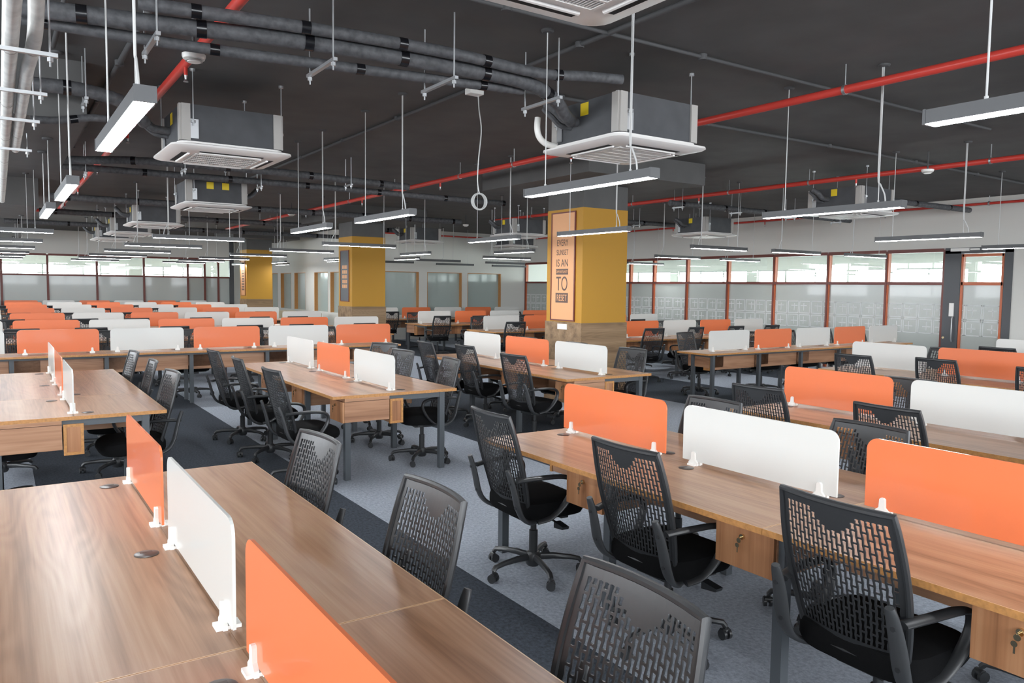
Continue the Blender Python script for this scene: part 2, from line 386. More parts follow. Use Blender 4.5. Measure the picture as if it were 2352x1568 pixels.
# ------------------------------------------------------------------ yellow columns
def text_mesh(txt, size, parent, m, loc, rot, name='lettering', sx=1.0):
    cu = bpy.data.curves.new('t', 'FONT'); cu.body = txt; cu.size = size; cu.align_x = 'CENTER'; cu.extrude = .001
    o = bpy.data.objects.new('t', cu); COL.objects.link(o); dg = bpy.context.evaluated_depsgraph_get(); dg.update()
    me = bpy.data.meshes.new_from_object(o.evaluated_get(dg)); bpy.data.objects.remove(o); me.name = name
    me.materials.clear(); me.materials.append(M[m])
    t = link(name, me, parent, loc); t.rotation_euler = rot; t.scale = (sx, 1, 1); return t
for i, (cx, cy) in enumerate(COLS):
    h = .425; c = struct(MB().box(cx-h, cx+h, cy-h, cy+h, 1.2, ZYEL).build('column_%d' % (i+1), 'yellow')); MB().box(cx-h+.004, cx+h-.004, cy-h+.004, cy+h-.004, ZYEL, ZDROP).build('column_head', 'ceil', c)
    g = .015
    for s, (a, b, e, f) in enumerate([(cx-h-g, cx-h, cy-h-g, cy+h+g), (cx+h, cx+h+g, cy-h-g, cy+h+g), (cx-h, cx+h, cy-h-g, cy-h), (cx-h, cx+h, cy+h, cy+h+g)]):
        for z0, z1 in ((0, .602), (.604, 1.2)): MB().box(a, b, e, f, z0, z1).build('wainscot_board', 'woodc', c)
    # tall poster on the face towards the window wall
    lab = ['tall peach poster with brown capital lettering on the large yellow column', 'dark grey poster with orange block lettering on a yellow column', 'narrow peach poster with dark block letters on the farthest yellow column'][i]
    P = thing('wall_poster', (cx-h, cy, 0), 0, lab, 'poster')
    z0, z1 = (1.235, 2.80) if i == 0 else (1.33, 2.52)
    w2 = .27 if i == 0 else .25
    dy = .02
    MB().box(-.012, 0, dy-w2, dy+w2, z0, z1).build('poster_board', 'greyposter' if i == 1 else 'poster', P)
    fr = MB()
    for a, b, c0, c1 in ((dy-w2-.02, dy-w2, z0-.02, z1+.02), (dy+w2, dy+w2+.02, z0-.02, z1+.02), (dy-w2, dy+w2, z0-.02, z0), (dy-w2, dy+w2, z1, z1+.02)): fr.box(-.02, 0, a, b, c0, c1)
    fr.build('poster_frame', 'redframe', P)
    rot = (radians(90), 0, radians(-90))
    if i == 0:
        yc = .035
        for txt, size, z, sx in (('EVERY', .135, 2.325, .72), ('SUNSET', .115, 2.19, .70), ('IS AN', .155, 2.02, .78), ('TO', .30, 1.665, .66)):
            text_mesh(txt, size, P, 'ink', (-.0125, yc, z), rot, sx=sx)
        MB().box(-.0135, -.012, yc-.145, yc+.145, 1.90, 1.985).build('text_bar', 'ink', P)
        text_mesh('OPPORTUNITY', .055, P, 'poster', (-.0142, yc, 1.925), rot, sx=.78)
        MB().box(-.0135, -.012, yc-.15, yc+.15, 1.485, 1.63).build('text_bar', 'ink', P)
        text_mesh('RESET', .135, P, 'poster', (-.0142, yc, 1.512), rot, sx=.68)
        sk = MB().box(-.012, 0, -.11, .11, 1.09, 1.17).box(-.016, -.012, -.09, .09, 1.105, 1.155).build('socket_plate', 'clip', None, loc=(cx-h-g, cy, 0))
        tag(sk, 'white switch plate on the wood cladding of the large column', 'socket')
    else:
        k = 'poster' if i == 1 else 'ink'; mb = MB(); rng = random.Random(3+i)
        for r in range(5 if i == 1 else 8):
            hh = .085 if i == 1 else .06; zz = 2.18-r*(hh+.03); a = dy-.16
            while a < dy+.13:
                ww = rng.uniform(.035, .06); mb.box(-.0135, -.012, a, min(a+ww, dy+.16), zz-hh, zz); a += ww+.014
        mb.build('block_lettering', k, P)['kind'] = 'stuff'

# ------------------------------------------------------------------ desks
MOD = 1.075; DZ = .75
def tabletop(x0, x1, y0, y1, parent):
    g = .0012; e = .004; x0 += (g if x0 else .0003); x1 -= (g if x1 else .0003); y0 += g; y1 -= g; z0, z1 = DZ-.026, DZ; ea = 0 if abs(x0) < .001 else e; eb = 0 if abs(x1) < .001 else e
    v = [(x0, y0, z0), (x1, y0, z0), (x1, y1, z0), (x0, y1, z0), (x0, y0, z1), (x1, y0, z1), (x1, y1, z1), (x0, y1, z1),
         (x0+ea, y0+e, z1), (x1-eb, y0+e, z1), (x1-eb, y1-e, z1), (x0+ea, y1-e, z1)]
    mb = MB(); mb.add(v, [(0, 3, 2, 1), (8, 9, 10, 11)], 0)
    n = len(mb.v); mb.f += [(0, 1, 5, 4), (1, 2, 6, 5), (2, 3, 7, 6), (3, 0, 4, 7)]; mb.mi += [1]*4
    mb.f += [(4, 5, 9, 8), (5, 6, 10, 9), (6, 7, 11, 10), (7, 4, 8, 11)]; mb.mi += [2]*4
    return mb.build('tabletop', ['wood', 'band', 'seam'], parent)
_cache = {}
def shared(key, fn):
    """fn() -> (MB, mats, smooth) ; caches the mesh datablock"""
    if key not in _cache:
        mb, mats, sm = fn(); o = mb.build(key, mats, None, sm); _cache[key] = o.data; bpy.data.objects.remove(o)
    return _cache[key]
def part(name, key, fn, parent, loc=(0, 0, 0), rz=0):
    o = link(name, shared(key, fn), parent, loc)
    if rz: o.rotation_euler = (0, 0, rz)
    return o
def m_leg(): return MB().box(-.025, .025, -.025, .025, 0, .724), 'steel', False
def m_grom(): return MB().lathe([(.041, 0), (.041, .002), (.037, .0035), (.0, .0035)], 20).box(-.02, .02, .008, .022, .0036, .0042), ['grom'], True
def m_clip():
    prof = [(-.030, 0), (.030, 0), (.030, .018), (.014, .032), (.012, .068), (.006, .074), (-.006, .074), (-.012, .068), (-.014, .032), (-.030, .018)]
    mb = MB()
    for a, b in ((-.017, -.0045), (.0045, .017)): mb.prism(prof, a, b, lambda y, z, t: (t, y, z))
    mb.box(-.034, .034, -.024, .024, 0, .010); return mb, 'clip', False
SW, SZ0, SZ1 = .94, DZ+.022, 1.074
def m_panel(c):
    def f():
        r = .05; hw = SW/2
        poly = [(-hw, SZ0), (hw, SZ0)]+arc(hw-r, SZ1-r, r, 0, 90, 6)+arc(-hw+r, SZ1-r, r, 90, 180, 6)
        return MB().prism(poly, -.0045, .0045, lambda y, z, t: (t, y, z)), c, False
    return f
def m_drawer(): return MB().box(0, .42, 0, .31, .515, .692).box(.0, .42, .0, .31, .696, .724), 'woodd', False
def m_dfront(): return MB().box(-.018, -.001, .003, .307, .512, .694), 'woodx', False
def m_lock():
    mb = MB(); mb.tube([(-.018, 0, 0), (-.030, 0, 0)], .012, 14); return mb, 'chrome', True
def m_key():
    mb = MB(); mb.tube([(-.03, 0, 0), (-.046, 0, 0)], .003, 8)
    mb.prism(arc(0, -.012, .011, 0, 330, 11), -.047, -.044, lambda y, z, t: (t, y, z)); mb.prism(arc(.008, -.035, .010, 0, 330, 11), -.046, -.043, lambda y, z, t: (t, y, z))
    mb.box(-.0455, -.0435, .004, .010, -.066, -.040); return mb, 'chrome', False
def screen(bench, y, c, label, group, z=0):
    s = thing('desk_screen', (0, 0, 0), 0, label, 'screen', group)
    s.matrix_world = bench @ Matrix.Translation((0, y, 0))
    part('panel', 'panel_'+c, m_panel(c), s)
    for k in (-.385, .385): part('clip', 'clip', m_clip, s, (0, k, DZ+.0005))
    return s
WHERE = {}
BENCH = []
def bench(label, loc, n, rz, colors, where, sl=None, double=True, drawers=True, ext=0.0, detail=True, skip=()):
    t = thing('bench_desk', (loc[0], loc[1], 0), rz, label, 'desk')
    L = n*MOD; mw = t.matrix_basis.copy(); hw = .61
    xs = [(-hw, 0), (0, hw)] if double else [(-.36, .275)]
    if double: pieces = [(L-2*MOD*(k+1), L-2*MOD*k) for k in range(n//2)]+([(0, L-2*MOD*(n//2))] if n % 2 else [])
    else: pieces = [(MOD*2*k-(ext if k == 0 else 0), min(L, MOD*2*(k+1))) for k in range((n+1)//2)]
    for a, b in xs:
        for y0, y1 in pieces: tabletop(a, b, y0, y1, t)
    lx = (-.465, .465) if double else (-.24, .15)
    for k in range(n+1):
        y = min(max(k*MOD, .045-(ext if not double else 0)), L-.045)
        for x in lx: part('leg', 'leg', m_leg, t, (x, y, 0))
        MB().box(lx[0]+.025, lx[1]-.025, y-.02, y+.02, .676, .722).build('cross_beam', 'steel', t)
    for x in lx: MB().box(x-.02, x+.02, .07, L-.07, .69, .722).build('side_rail', 'steel', t)
    # cable raceway down the middle
    rx0, rx1 = (-.065, .05) if double else (-.03, .085)
    for k in range(n):
        MB().box(rx0, rx1, k*MOD+.03, (k+1)*MOD-.03, .478, .688).build('cable_raceway', 'woodp', t)
    for y in (.012, L-.03):
        e = MB().box(rx0, rx1, y, y+.018, .478, .688).build('raceway_end', 'woodx', t)
        f = MB(); y2 = y-.006 if y < .1 else y+.024
        yy0, yy1 = min(y, y2), max(y+.018, y2)
        for a, b, c, d in ((rx0-.006, rx0+.014, .472, .694), (rx1-.014, rx1+.006, .472, .694), (rx0+.014, rx1-.014, .472, .492), (rx0+.014, rx1-.014, .674, .694)): f.box(a, b, yy0, yy1, c, d)
        f.build('end_frame', 'band', e)
    for k in range(n):
        sides = ((-1, k*MOD+.0), (1, (k+1)*MOD)) if double else ((-1, k*MOD+.0),)
        for sd, y in sides:
            y += .035*(-sd)*(1 if k in (0,) and sd < 0 or k == n-1 and sd > 0 else 0)*-1 if False else 0
            if drawers:
                if sd < 0: o = part('drawer_box', 'drawer_box', m_drawer, t, (-.50 if double else -.335, y+.005, 0))
                else: o = part('drawer_box', 'drawer_box', m_drawer, t, (.50, y-.005, 0), pi)
                d = part('drawer_front', 'drawer_front', m_dfront, o)
                if detail: part('lock', 'lock', m_lock, o, (0, .16, .655)); part('key', 'key', m_key, o, (0, .16, .655))
            gy = (k+1)*MOD-.18 if sd < 0 else k*MOD+.14
            part('grommet', 'grommet', m_grom, t, (sd*.095 if double else -.10, gy, DZ+.0003))
    legs = [(x, min(max(k*MOD, .045-(ext if not double else 0)), L-.045)) for k in range(n+1) for x in lx]
    dw = []
    if drawers:
        for k in range(n):
            x0 = -.50 if double else -.335
            dw.append((x0-.075, x0+.42, k*MOD+.005, k*MOD+.315))
            if double: dw.append((.08, .575, (k+1)*MOD-.315, (k+1)*MOD-.005))
    BENCH.append(dict(inv=mw.inverted(), mw=mw, legs=legs, drawers=dw, top=(xs[0][0], xs[-1][1], min(p[0] for p in pieces), max(p[1] for p in pieces)), race=(rx0, rx1, 0, L)))
    for k in range(n):
        c = colors[k % len(colors)]
        if not c or k in skip: continue
        c = {'o': 'orange', 'w': 'white'}[c]
        screen(mw, (k+.5)*MOD, c, '%s glass desk screen %s' % (c, sl[k] if sl else where), '%s screens %s' % (c, where))
    return mw
RX = -pi/2
# islands running away from the camera (origin = near end, centre line)
B = {}
B['L1'] = bench('walnut bench desk with a cross seam beside a dark carpet aisle under white-clad pipes', (.508, 4.165-3*MOD), 3, 0, 'owo', 'on the bench with the cross seam beside the dark aisle', sl=['right beside the cross seam of the seamed bench', 'on the seamed bench between its two orange ones', 'at the end of the seamed bench, facing the next bench'])
B['L2'] = bench('walnut bench desk between the seamed bench and the long panelled row', (.436, 6.225), 3, 0, 'wow', 'on the bench between the seamed bench and the panelled row', sl=['at the bench end facing the orange screen of the seamed bench', 'between two white ones before the panelled row', 'at the bench end next to the panelled row'])
B['C1'] = bench('walnut bench desk on light carpet facing its grey steel end frame to the aisle', (2.972, 6.255), 3, 0, 'wow', 'on the bench standing free on light carpet', sl=['above the open grey steel frame of the bench on light carpet', 'between two white ones on the bench on light carpet', 'at the panelled-row end of the bench on light carpet'])
B['C2'] = bench('walnut bench desk in front of the large yellow column', (5.535, 6.30), 3, 0, 'wow', 'on the bench in front of the large yellow column', sl=['against the wood cladding of the large yellow column', 'between two white ones before the large yellow column', 'at the end of the column bench away from the column'])
B['R1'] = bench('walnut bench desk with key-locked drawers behind three black chairs', (3.137, 4.095-3*MOD), 3, 0, 'owo', 'on the bench with the key-locked drawers', sl=['past the second keyed drawer of the key-locked bench', 'on the key-locked bench between its two orange ones', 'at the free end of the bench with key-locked drawers'])
B['R2'] = bench('walnut bench desk behind the one with key-locked drawers', (5.50, 4.12-3*MOD), 3, 0, 'owo', 'on the second bench, behind the key-locked drawers', sl=['past the white one on the second bench behind key-locked drawers', 'between two orange ones on the second bench', 'at the free end of the second bench behind key-locked drawers'])
B['R3'] = bench('walnut bench desk two benches behind the key-locked drawers', (9.04, 5.74-3*MOD), 3, 0, 'wow', 'on the third bench, near the glass door', detail=False)
B['R4'] = bench('walnut bench desk closest to the glazed door', (11.55, 5.16-3*MOD), 3, 0, 'wow', 'on the bench closest to the glazed door', detail=False)
B['R4']
# rows running across (local y -> world x, local +x -> towards the camera)
FX = .14-MOD*1.0075
names = ['first', 'second', 'third', 'fourth', 'fifth', 'sixth', 'seventh']
FY = [11.75, 14.65, 18.0, 21.35, 24.6, 27.5, 30.2]
for i, y in enumerate(FY):
    n = 6 if i == 0 else 7
    lab = ('long single-sided desk row with wood panels facing the aisle, ending near the free-standing bench' if i == 0 else '%s long desk row behind the panelled row, towards the far glass partition' % names[i])
    wh = 'on the panelled row across the room' if i == 0 else 'on the %s row towards the far glass partition' % names[i]
    B['F%d' % i] = bench(lab, (FX, y), n, RX, 'wo', wh, double=(i > 0), detail=False, drawers=(i < 2))
B['G'] = bench('short single-sided desk row with wood panels between the yellow column and glass door', (8.98, 8.06), 5, RX, 'wow'+'ow', 'on the panelled row beside the glazed wall', double=False, ext=.24, detail=False)
B['H'] = bench('desk row behind the yellow column, next to the glazed wall', (8.95, 11.15), 5, RX, 'wowow', 'on the row right behind the large yellow column', detail=False)
B['T2'] = bench('desk row two rows behind the yellow column', (8.75, 14.25), 5, RX, 'wowow', 'on the second row behind the large yellow column', detail=False)
B['T1'] = bench('desk row three rows behind the yellow column', (8.75, 17.4), 5, RX, 'wowow', 'on the third row behind the large yellow column', detail=False)
B['T0'] = bench('desk row along the wall with three frosted windows', (8.75, 20.55), 5, RX, 'wowow', 'on the row along the three frosted windows', detail=False, drawers=False)

# ------------------------------------------------------------------ chairs
def back_pt(u, v, off=0):
    wv = .198+.030*sin(pi*min(1, v*.95))+.012*v
    z = .445+.545*v
    y = -.205-.02*sin(pi*v*1.0)-.125*v**1.7+.045*u*u*(1-.35*v)
    return Vector((u*wv, y-off, z))
def m_backmesh(cols, rows, oct8=True):
    def f():
        mb = MB(); u0, u1, v0, v1 = -.89, .89, .09, .94; du = (u1-u0)/cols; dv = (v1-v0)/rows
        def q(poly): n = len(mb.v); mb.v += [tuple(back_pt(a, b)) for a, b in poly]; mb.f.append(tuple(range(n, n+len(poly)))); mb.mi.append(0)
        for i in range(cols):
            ua, ub = u0+i*du, u0+(i+1)*du; uc = (ua+ub)/2
            off = dv/2 if i % 2 else 0
            segs = []; v = v0
            if off: segs.append((v0, v0+off)); v = v0+off
            while v < v1-1e-6: segs.append((v, min(v+dv, v1))); v += dv
            for a, b in segs:
                mid = (a+b)/2; hole = (b-a) > dv*.4
                if hole:
                    hw = du*.39; ha, hb = a+.055*dv, b-.055*dv; nn = du*.27
                    if abs(uc) < .40: hb = min(hb, 1.0-.185*sqrt(1-(uc/.40)**2))
                    if hb-ha < .22*dv: q([(ua, a), (ub, a), (ub, b), (ua, b)]); continue
                    vm = (ha+hb)/2
                    inner = [(uc-hw, ha+.04*dv), (uc, ha), (uc+hw, ha+.04*dv), (uc+nn, vm), (uc+hw, hb-.04*dv), (uc, hb), (uc-hw, hb-.04*dv), (uc-nn, vm)]
                    outer = [(ua, a), (uc, a), (ub, a), (ub, mid), (ub, b), (uc, b), (ua, b), (ua, mid)]
                    n = len(mb.v); mb.v += [tuple(back_pt(*p)) for p in outer+inner]
                    for k in range(8): mb.f.append((n+k, n+(k+1) % 8, n+8+(k+1) % 8, n+8+k)); mb.mi.append(0)
                else: q([(ua, a), (ub, a), (ub, b), (ua, b)])
        # solid border
        K = 12
        for k in range(K):
            a, b = v0+(v1-v0)*k/K, v0+(v1-v0)*(k+1)/K
            q([(-1, a), (u0, a), (u0, b), (-1, b)]); q([(u1, a), (1, a), (1, b), (u1, b)])
        for k in range(K):
            a, b = -1+2*k/K, -1+2*(k+1)/K
            q([(a, v1), (b, v1), (b, 1), (a, 1)]); q([(a, 0), (b, 0), (b, v0*.5), (a, v0*.5)]); q([(a, v0*.5), (b, v0*.5), (b, v0), (a, v0)])
        # thickness
        nv = len(mb.v); fs = list(mb.f)
        mb.v += [(x, y-.0045, z) for x, y, z in mb.v]
        from collections import Counter
        cnt = Counter()
        key = lambda i: tuple(round(c, 5) for c in mb.v[i])
        for fc in fs:
            for k in range(len(fc)): cnt[frozenset((key(fc[k]), key(fc[(k+1) % len(fc)])))] += 1
        for fc in fs:
            mb.f.append(tuple(i+nv for i in reversed(fc))); mb.mi.append(0)
            for k in range(len(fc)):
                a, b = fc[k], fc[(k+1) % len(fc)]
                if cnt[frozenset((key(a), key(b)))] == 1: mb.f.append((b, a, a+nv, b+nv)); mb.mi.append(0)
        return mb, 'plastic', True
    return f
def m_backframe(n=8):
    def f():
        mb = MB(); path = [back_pt(-1, v/14) for v in range(0, 14)]+[back_pt(-1+2*k/10, 1.0) for k in range(11)]+[back_pt(1, v/14) for v in reversed(range(0, 14))]
        path = path+[back_pt(1-2*k/8, 0.0) for k in range(1, 9)]
        mb.tube([p+Vector((0, -.004, 0)) for p in path], .013, n, rb=.012, cap=True, up=(0, -1, 0)); return mb, 'plastic', True
    return f
def super_loop(hx, hy, e, n, cy=0):
    out = []
    for k in range(n):
        t = 2*pi*k/n; c, s_ = cos(t), sin(t)
        out.append((hx*abs(c)**(2/e)*(1 if c >= 0 else -1), cy+hy*abs(s_)**(2/e)*(1 if s_ >= 0 else -1)))
    return out
def m_seat(n=28):
    def f():
        mb = MB(); layers = [(.385, .84), (.395, .95), (.42, 1.0), (.462, 1.0), (.485, .97), (.497, .88), (.501, .60)]
        for z, s_ in layers:
            for x, y in super_loop(.245*s_, .235*s_, 4.2, n, .015):
                mb.v.append((x, y, z-(.03*max(0, (y-.12)/.13)**2 if z > .44 else 0)))
        for i in range(len(layers)-1):
            for k in range(n): a = i*n+k; b = i*n+(k+1) % n; mb.f.append((a, b, b+n, a+n)); mb.mi.append(0)
        mb.f.append(tuple(reversed(range(n)))); mb.f.append(tuple((len(layers)-1)*n+k for k in range(n))); mb.mi += [0, 0]
        return mb, 'fabric', True
    return f
def m_arm(sd):
    def f():
        p = smooth_path([(sd*.235, -.262, .635), (sd*.262, -.15, .645), (sd*.275, .00, .642), (sd*.275, .075, .615), (sd*.272, .085, .555), (sd*.262, .035, .470), (sd*.245, -.04, .405), (sd*.225, -.12, .385)], 5)
        rr = [.024]*len(p); return MB().tube(p, rr, 10, rb=.013, up=(1, 0, 0)), 'plastic', True
    return f
def m_bracket(sd):
    def f():
        p = smooth_path([(sd*.222, -.318, .700), (sd*.226, -.292, .63), (sd*.230, -.270, .55), (sd*.232, -.252, .48), (sd*.226, -.215, .415), (sd*.205, -.150, .378), (sd*.17, -.08, .372)], 4)
        n = len(p); rr = [.016+.018*sin(pi*min(1, (k/(n-1))*1.15))**.7 if k/(n-1)*1.15 < 1 else .016 for k in range(n)]
        return MB().tube(p, rr, 12, rb=.013, up=(1, 0, 0)), 'greyplastic', True
    return f
def m_screw(): return MB().tube([(0, 0, 0), (0, -.005, 0)], .009, 10), 'plastic', True
def m_mech():
    mb = MB().box(-.09, .09, -.12, .10, .345, .388); mb.box(-.20, .20, -.15, -.10, .372, .392); mb.box(-.20, .20, .06, .11, .372, .392); return mb, 'plastic', False
def m_lever():
    mb = MB().tube([(.09, .03, .36), (.22, .03, .352)], .006, 8); mb.prism([(.20, .325), (.285, .335), (.29, .350), (.20, .362)], .01, .055, lambda x, z, t: (x, t, z)); return mb, 'plastic', False
def m_lift(): return MB().lathe([(.026, .05), (.026, .26), (.018, .262), (.018, .35)], 14), 'plastic', True
def m_base():
    mb = MB().lathe([(.036, .045), (.046, .06), (.046, .115), (.034, .13)], 14)
    for k in range(5):
        a = 2*pi*k/5+pi/2; d = Vector((cos(a), sin(a), 0)); pts = [d*.03+Vector((0, 0, .098)), d*.12+Vector((0, 0, .102)), d*.22+Vector((0, 0, .096)), d*.275+Vector((0, 0, .086)), d*.292+Vector((0, 0, .066))]
        mb.tube(pts, [.022, .020, .016, .015, .013], 8, rb=.016)
    return mb, 'plastic', True
def m_caster():
    mb = MB()
    for s_ in (-1, 1): mb.tube([(s_*.008, 0, .026), (s_*.024, 0, .026)], .026, 14)
    mb.tube([(0, 0, .03), (0, 0, .075)], .008, 8); mb.tube([(-.02, .004, .04), (.02, .004, .04)], .018, 10); return mb, 'plastic', True
def make_chair(detail):
    t = thing('office_chair', (0, 0, 0), 0, 'x', 'chair')
    if detail:
        part('backrest', 'chair_backrest', m_backmesh(21, 10), t); part('backrest_frame', 'chair_back_frame', m_backframe(), t)
        part('seat', 'chair_seat', m_seat(), t)
        for sd in (-1, 1):
            part('armrest', 'chair_arm%d' % sd, m_arm(sd), t); b = part('back_bracket', 'chair_bracket%d' % sd, m_bracket(sd), t)
            for yy, zz in ((-.304, .63), (-.266, .485)): part('screw', 'chair_screw', m_screw, b, (sd*.229, yy, zz))
        part('seat_mechanism', 'chair_mechanism', m_mech, t); part('tilt_lever', 'chair_lever', m_lever, t)
        part('gas_lift', 'chair_lift', m_lift, t); b = part('base', 'chair_base', m_base, t)
        for k in range(5):
            a = 2*pi*k/5+pi/2; part('caster', 'chair_caster', m_caster, b, (cos(a)*.292, sin(a)*.292, 0), a+.4*((-1)**k))
    else:
        part('backrest', 'chair_backrest_far', m_backmesh(14, 7), t); part('backrest_frame', 'chair_back_frame', m_backframe(), t)
        part('seat', 'chair_seat', m_seat(), t)
        for sd in (-1, 1): part('armrest', 'chair_arm%d' % sd, m_arm(sd), t)
        part('gas_lift', 'chair_lift', m_lift, t); part('base', 'chair_base', m_base, t)
    return t
CH = {}
def chair(x, y, face, label, group, detail=True, spin=0):
    """face: heading of the chair front in degrees (0 = +x, 90 = +y); spin turns the base"""
    if detail not in CH: c = CH[detail] = make_chair(detail)
    else: c = copy_tree(CH[detail])
    c.location = (x, y, 0); c.rotation_euler = (0, 0, radians(face-90)); tag(c, label, 'chair', group)
    for ch in c.children:
        if ch.name.startswith('base'): ch.rotation_euler = (0, 0, radians(spin))
    return c
lab = 'black office chair with slotted back tucked under the bench %s'
def rect_hits(c, rect, pts): return any(rect[0] < p[0] < rect[1] and rect[2] < p[1] < rect[3] for p in pts)
def grid(x0, x1, y0, y1, n=9): return [(x0+(x1-x0)*i/n, y0+(y1-y0)*j/n) for i in range(n+1) for j in range(n+1)]
ARMS = grid(-.315, -.20, -.33, .115, 6)+grid(.20, .315, -.33, .115, 6)
BACK = [(-.235, -.205), (.235, -.205), (-.12, -.24), (.12, -.24), (0, -.25), (-.2, -.28), (.2, -.28)]
SEAT = grid(-.25, .25, -.23, .262, 6)
def clear(x, y, face, near):
    a = radians(face-90); ca, sa = cos(a), sin(a); M_ = Matrix.Translation((x, y, 0)) @ Matrix.Rotation(a, 4, 'Z')
    for b in near:
        T = b['inv'] @ M_; tr = lambda pts: [(T @ Vector((p[0], p[1], 0)))[:2] for p in pts]
        if rect_hits(0, b['top'], tr(BACK)): return False
        arms = tr(ARMS)
        if any(rect_hits(0, d, arms) for d in b['drawers']): return False
        if rect_hits(0, b['race'], tr(SEAT)+arms): return False
        Ti = T.inverted()
        for lx_, ly_ in b['legs']:
            q = Ti @ Vector((lx_, ly_, 0))
            if abs(q.x) < .282 and -.26 < q.y < .29: return False
            if abs(q.x) < .335 and -.36 < q.y < .13: return False
    return True
def settle(x, y, face):
    near = [b for b in BENCH if -2 < (b['inv'] @ Vector((x, y, 0))).x < 2 and b['top'][2]-1 < (b['inv'] @ Vector((x, y, 0))).y < b['top'][3]+1]
    f = radians(face); bk = (-cos(f), -sin(f)); sd = (-sin(f), cos(f)); best = None
    for i in range(0, 20):
        for j in range(-16, 17):
            c = (i*.02)*1.1+abs(j)*.02
            if best and c >= best[0]: continue
            X, Y = x+bk[0]*i*.02+sd[0]*j*.02, y+bk[1]*i*.02+sd[1]*j*.02
            if clear(X, Y, face, near): best = (c, X, Y)
    if not best: return x, y, 0
    _, X, Y = best; P = [(b['mw'] @ Vector((lx_, ly_, 0))) for b in near for lx_, ly_ in b['legs']]
    def gap(sp):
        g = 9
        for p in P:
            d = Vector((p.x-X, p.y-Y)); r = d.length
            if r > .42: continue
            for k in range(5):
                a = radians(face-90+sp)+2*pi*k/5+pi/2; e = Vector((cos(a), sin(a))); t = max(0, min(.30, d.dot(e))); g = min(g, (d-e*t).length)
        return g
    sp = max(range(0, 72, 6), key=lambda q: min(gap(q), .12)+.0001*((q*29) % 72))
    return X, Y, sp
def chairs(lst, face, where, detail=True):
    for k, (x, y, *r) in enumerate(lst):
        x, y, sp = settle(x, y, face+(r[0] if r else 0))
        chair(x, y, face+(r[0] if r else 0), 'black slotted-back office chair '+(r[1] if len(r) > 1 else where), 'chairs '+where, detail, spin=sp)
rows = [
 ([(2.63, 3.66, -3, 'showing its whole base beside the key-locked bench'), (2.66, 2.54, 0, 'between the two keyed drawers'), (2.66, 1.49, -2, 'past the second keyed drawer, its armrest under the desk edge')], 0, 'in front of the key-locked drawers', True),
 ([(.95, 3.26, 4, 'nearest the free corner of the seamed bench'), (.96, 2.27, 0, 'beside the cross seam of the seamed bench'), (.96, 1.27, -2, 'past the cross seam of the seamed bench')], 180, 'on the aisle side of the seamed bench', True),
 ([(.805, 8.50, 2, 'across the aisle corner, closest to the panelled row'), (.80, 7.45, -2, 'in the middle of three left of the dark aisle'), (.805, 6.48, 3, 'at the bench corner behind the seamed bench')], 180, 'on the aisle side of the bench next to the panelled row', True),
 ([(-.02, 9.0), (.0, 7.9), (-.02, 6.85)], 0, 'hidden side of the bench next to the panelled row', False),
 ([(2.47, 8.60, 2, 'of the light-carpet bench, closest to the panelled row'), (2.47, 7.55, -3, 'in the middle of three along the light-carpet bench'), (2.46, 6.47, 2, 'beside the end drawer of the light-carpet bench')], 0, 'along the drawers of the bench on light carpet', True),
 ([(3.38, 6.66, -8, 'seen through the open steel frame of the light-carpet bench'), (3.36, 7.66, 6, 'behind the end white screen of the light-carpet bench'), (3.36, 8.5, 20, 'turned askew behind the light-carpet bench')], 180, 'on the far side of the bench on light carpet', True),
 ([(4.93, 8.75, -3, 'at the column bench end away from the column'), (5.0, 7.86, 0, 'in the middle of three along the column bench'), (4.88, 6.72, 3, 'along the column bench, by its keyed end drawer')], 0, 'along the bench before the large yellow column', True),
 ([(5.92, 6.85, 4, 'at the column bench corner before the wood cladding'), (5.95, 8.0, 0, 'squeezed between the column and the middle of its bench'), (5.95, 9.0, 0, 'behind the end white screen of the column bench')], 180, 'between the large yellow column and its bench', True),
 ([(3.51, 3.33, 0), (3.51, 2.22, -3), (3.51, 1.2)], 180, 'facing the key-locked bench from behind its screens', True),
 ([(4.96, 3.68, 2), (4.88, 2.54, -2), (4.88, 1.5)], 0, 'at the front of the second bench behind the key-locked drawers', True),
 ([(5.87, 3.30, 0), (5.87, 2.2), (5.87, 1.2)], 180, 'at the back of the second bench behind the key-locked drawers', True),
 ([(8.28, 5.0, 0), (8.64, 4.22, -3), (8.5, 3.2)], 0, 'at the third bench, near the glass door', True),
 ([(9.75, 5.0), (9.75, 4.0)], 180, 'on the far side of the third bench', False),
 ([(11.15, 4.78), (11.15, 3.7)], 0, 'at the bench closest to the glazed door', False),
 ([(9.3, 8.22, 8), (10.55, 8.32), (11.6, 8.35), (12.7, 8.3), (13.8, 8.3)], -90, 'behind the panelled row beside the glazed wall', True),
 ([(9.88, 10.35, -6), (10.94, 10.42, 5), (12.1, 10.4), (13.2, 10.4)], 90, 'in front of the row right behind the column', True),
 ([(10.1, 12.1), (11.3, 12.0), (12.4, 12.05), (13.5, 12.0)], -90, 'behind the row right behind the column', False),
 ([(8.90, 13.35, -8), (10.2, 13.5), (11.3, 13.5), (12.4, 13.5)], 90, 'in front of the second row behind the column', False),
 ([(9.4, 15.1), (10.5, 15.1), (12.7, 15.1)], -90, 'behind the second row behind the column', False),
 ([(8.92, 16.55, -5), (9.85, 16.45, 6), (11.4, 16.6), (12.5, 16.6)], 90, 'in front of the third row behind the column', False),
 ([(9.3, 18.25), (11.3, 18.25), (12.5, 18.2)], -90, 'behind the third row behind the column', False),
 ([(9.0, 19.65), (11.6, 19.7), (12.7, 19.7), (13.8, 19.7)], 90, 'in front of the row along the frosted windows', False),
]
rows.append(([(.25+1.085*k, 12.32, (k*37 % 9)-4) for k in range(-1, 5)], -90, 'behind the panelled row across the room', True))
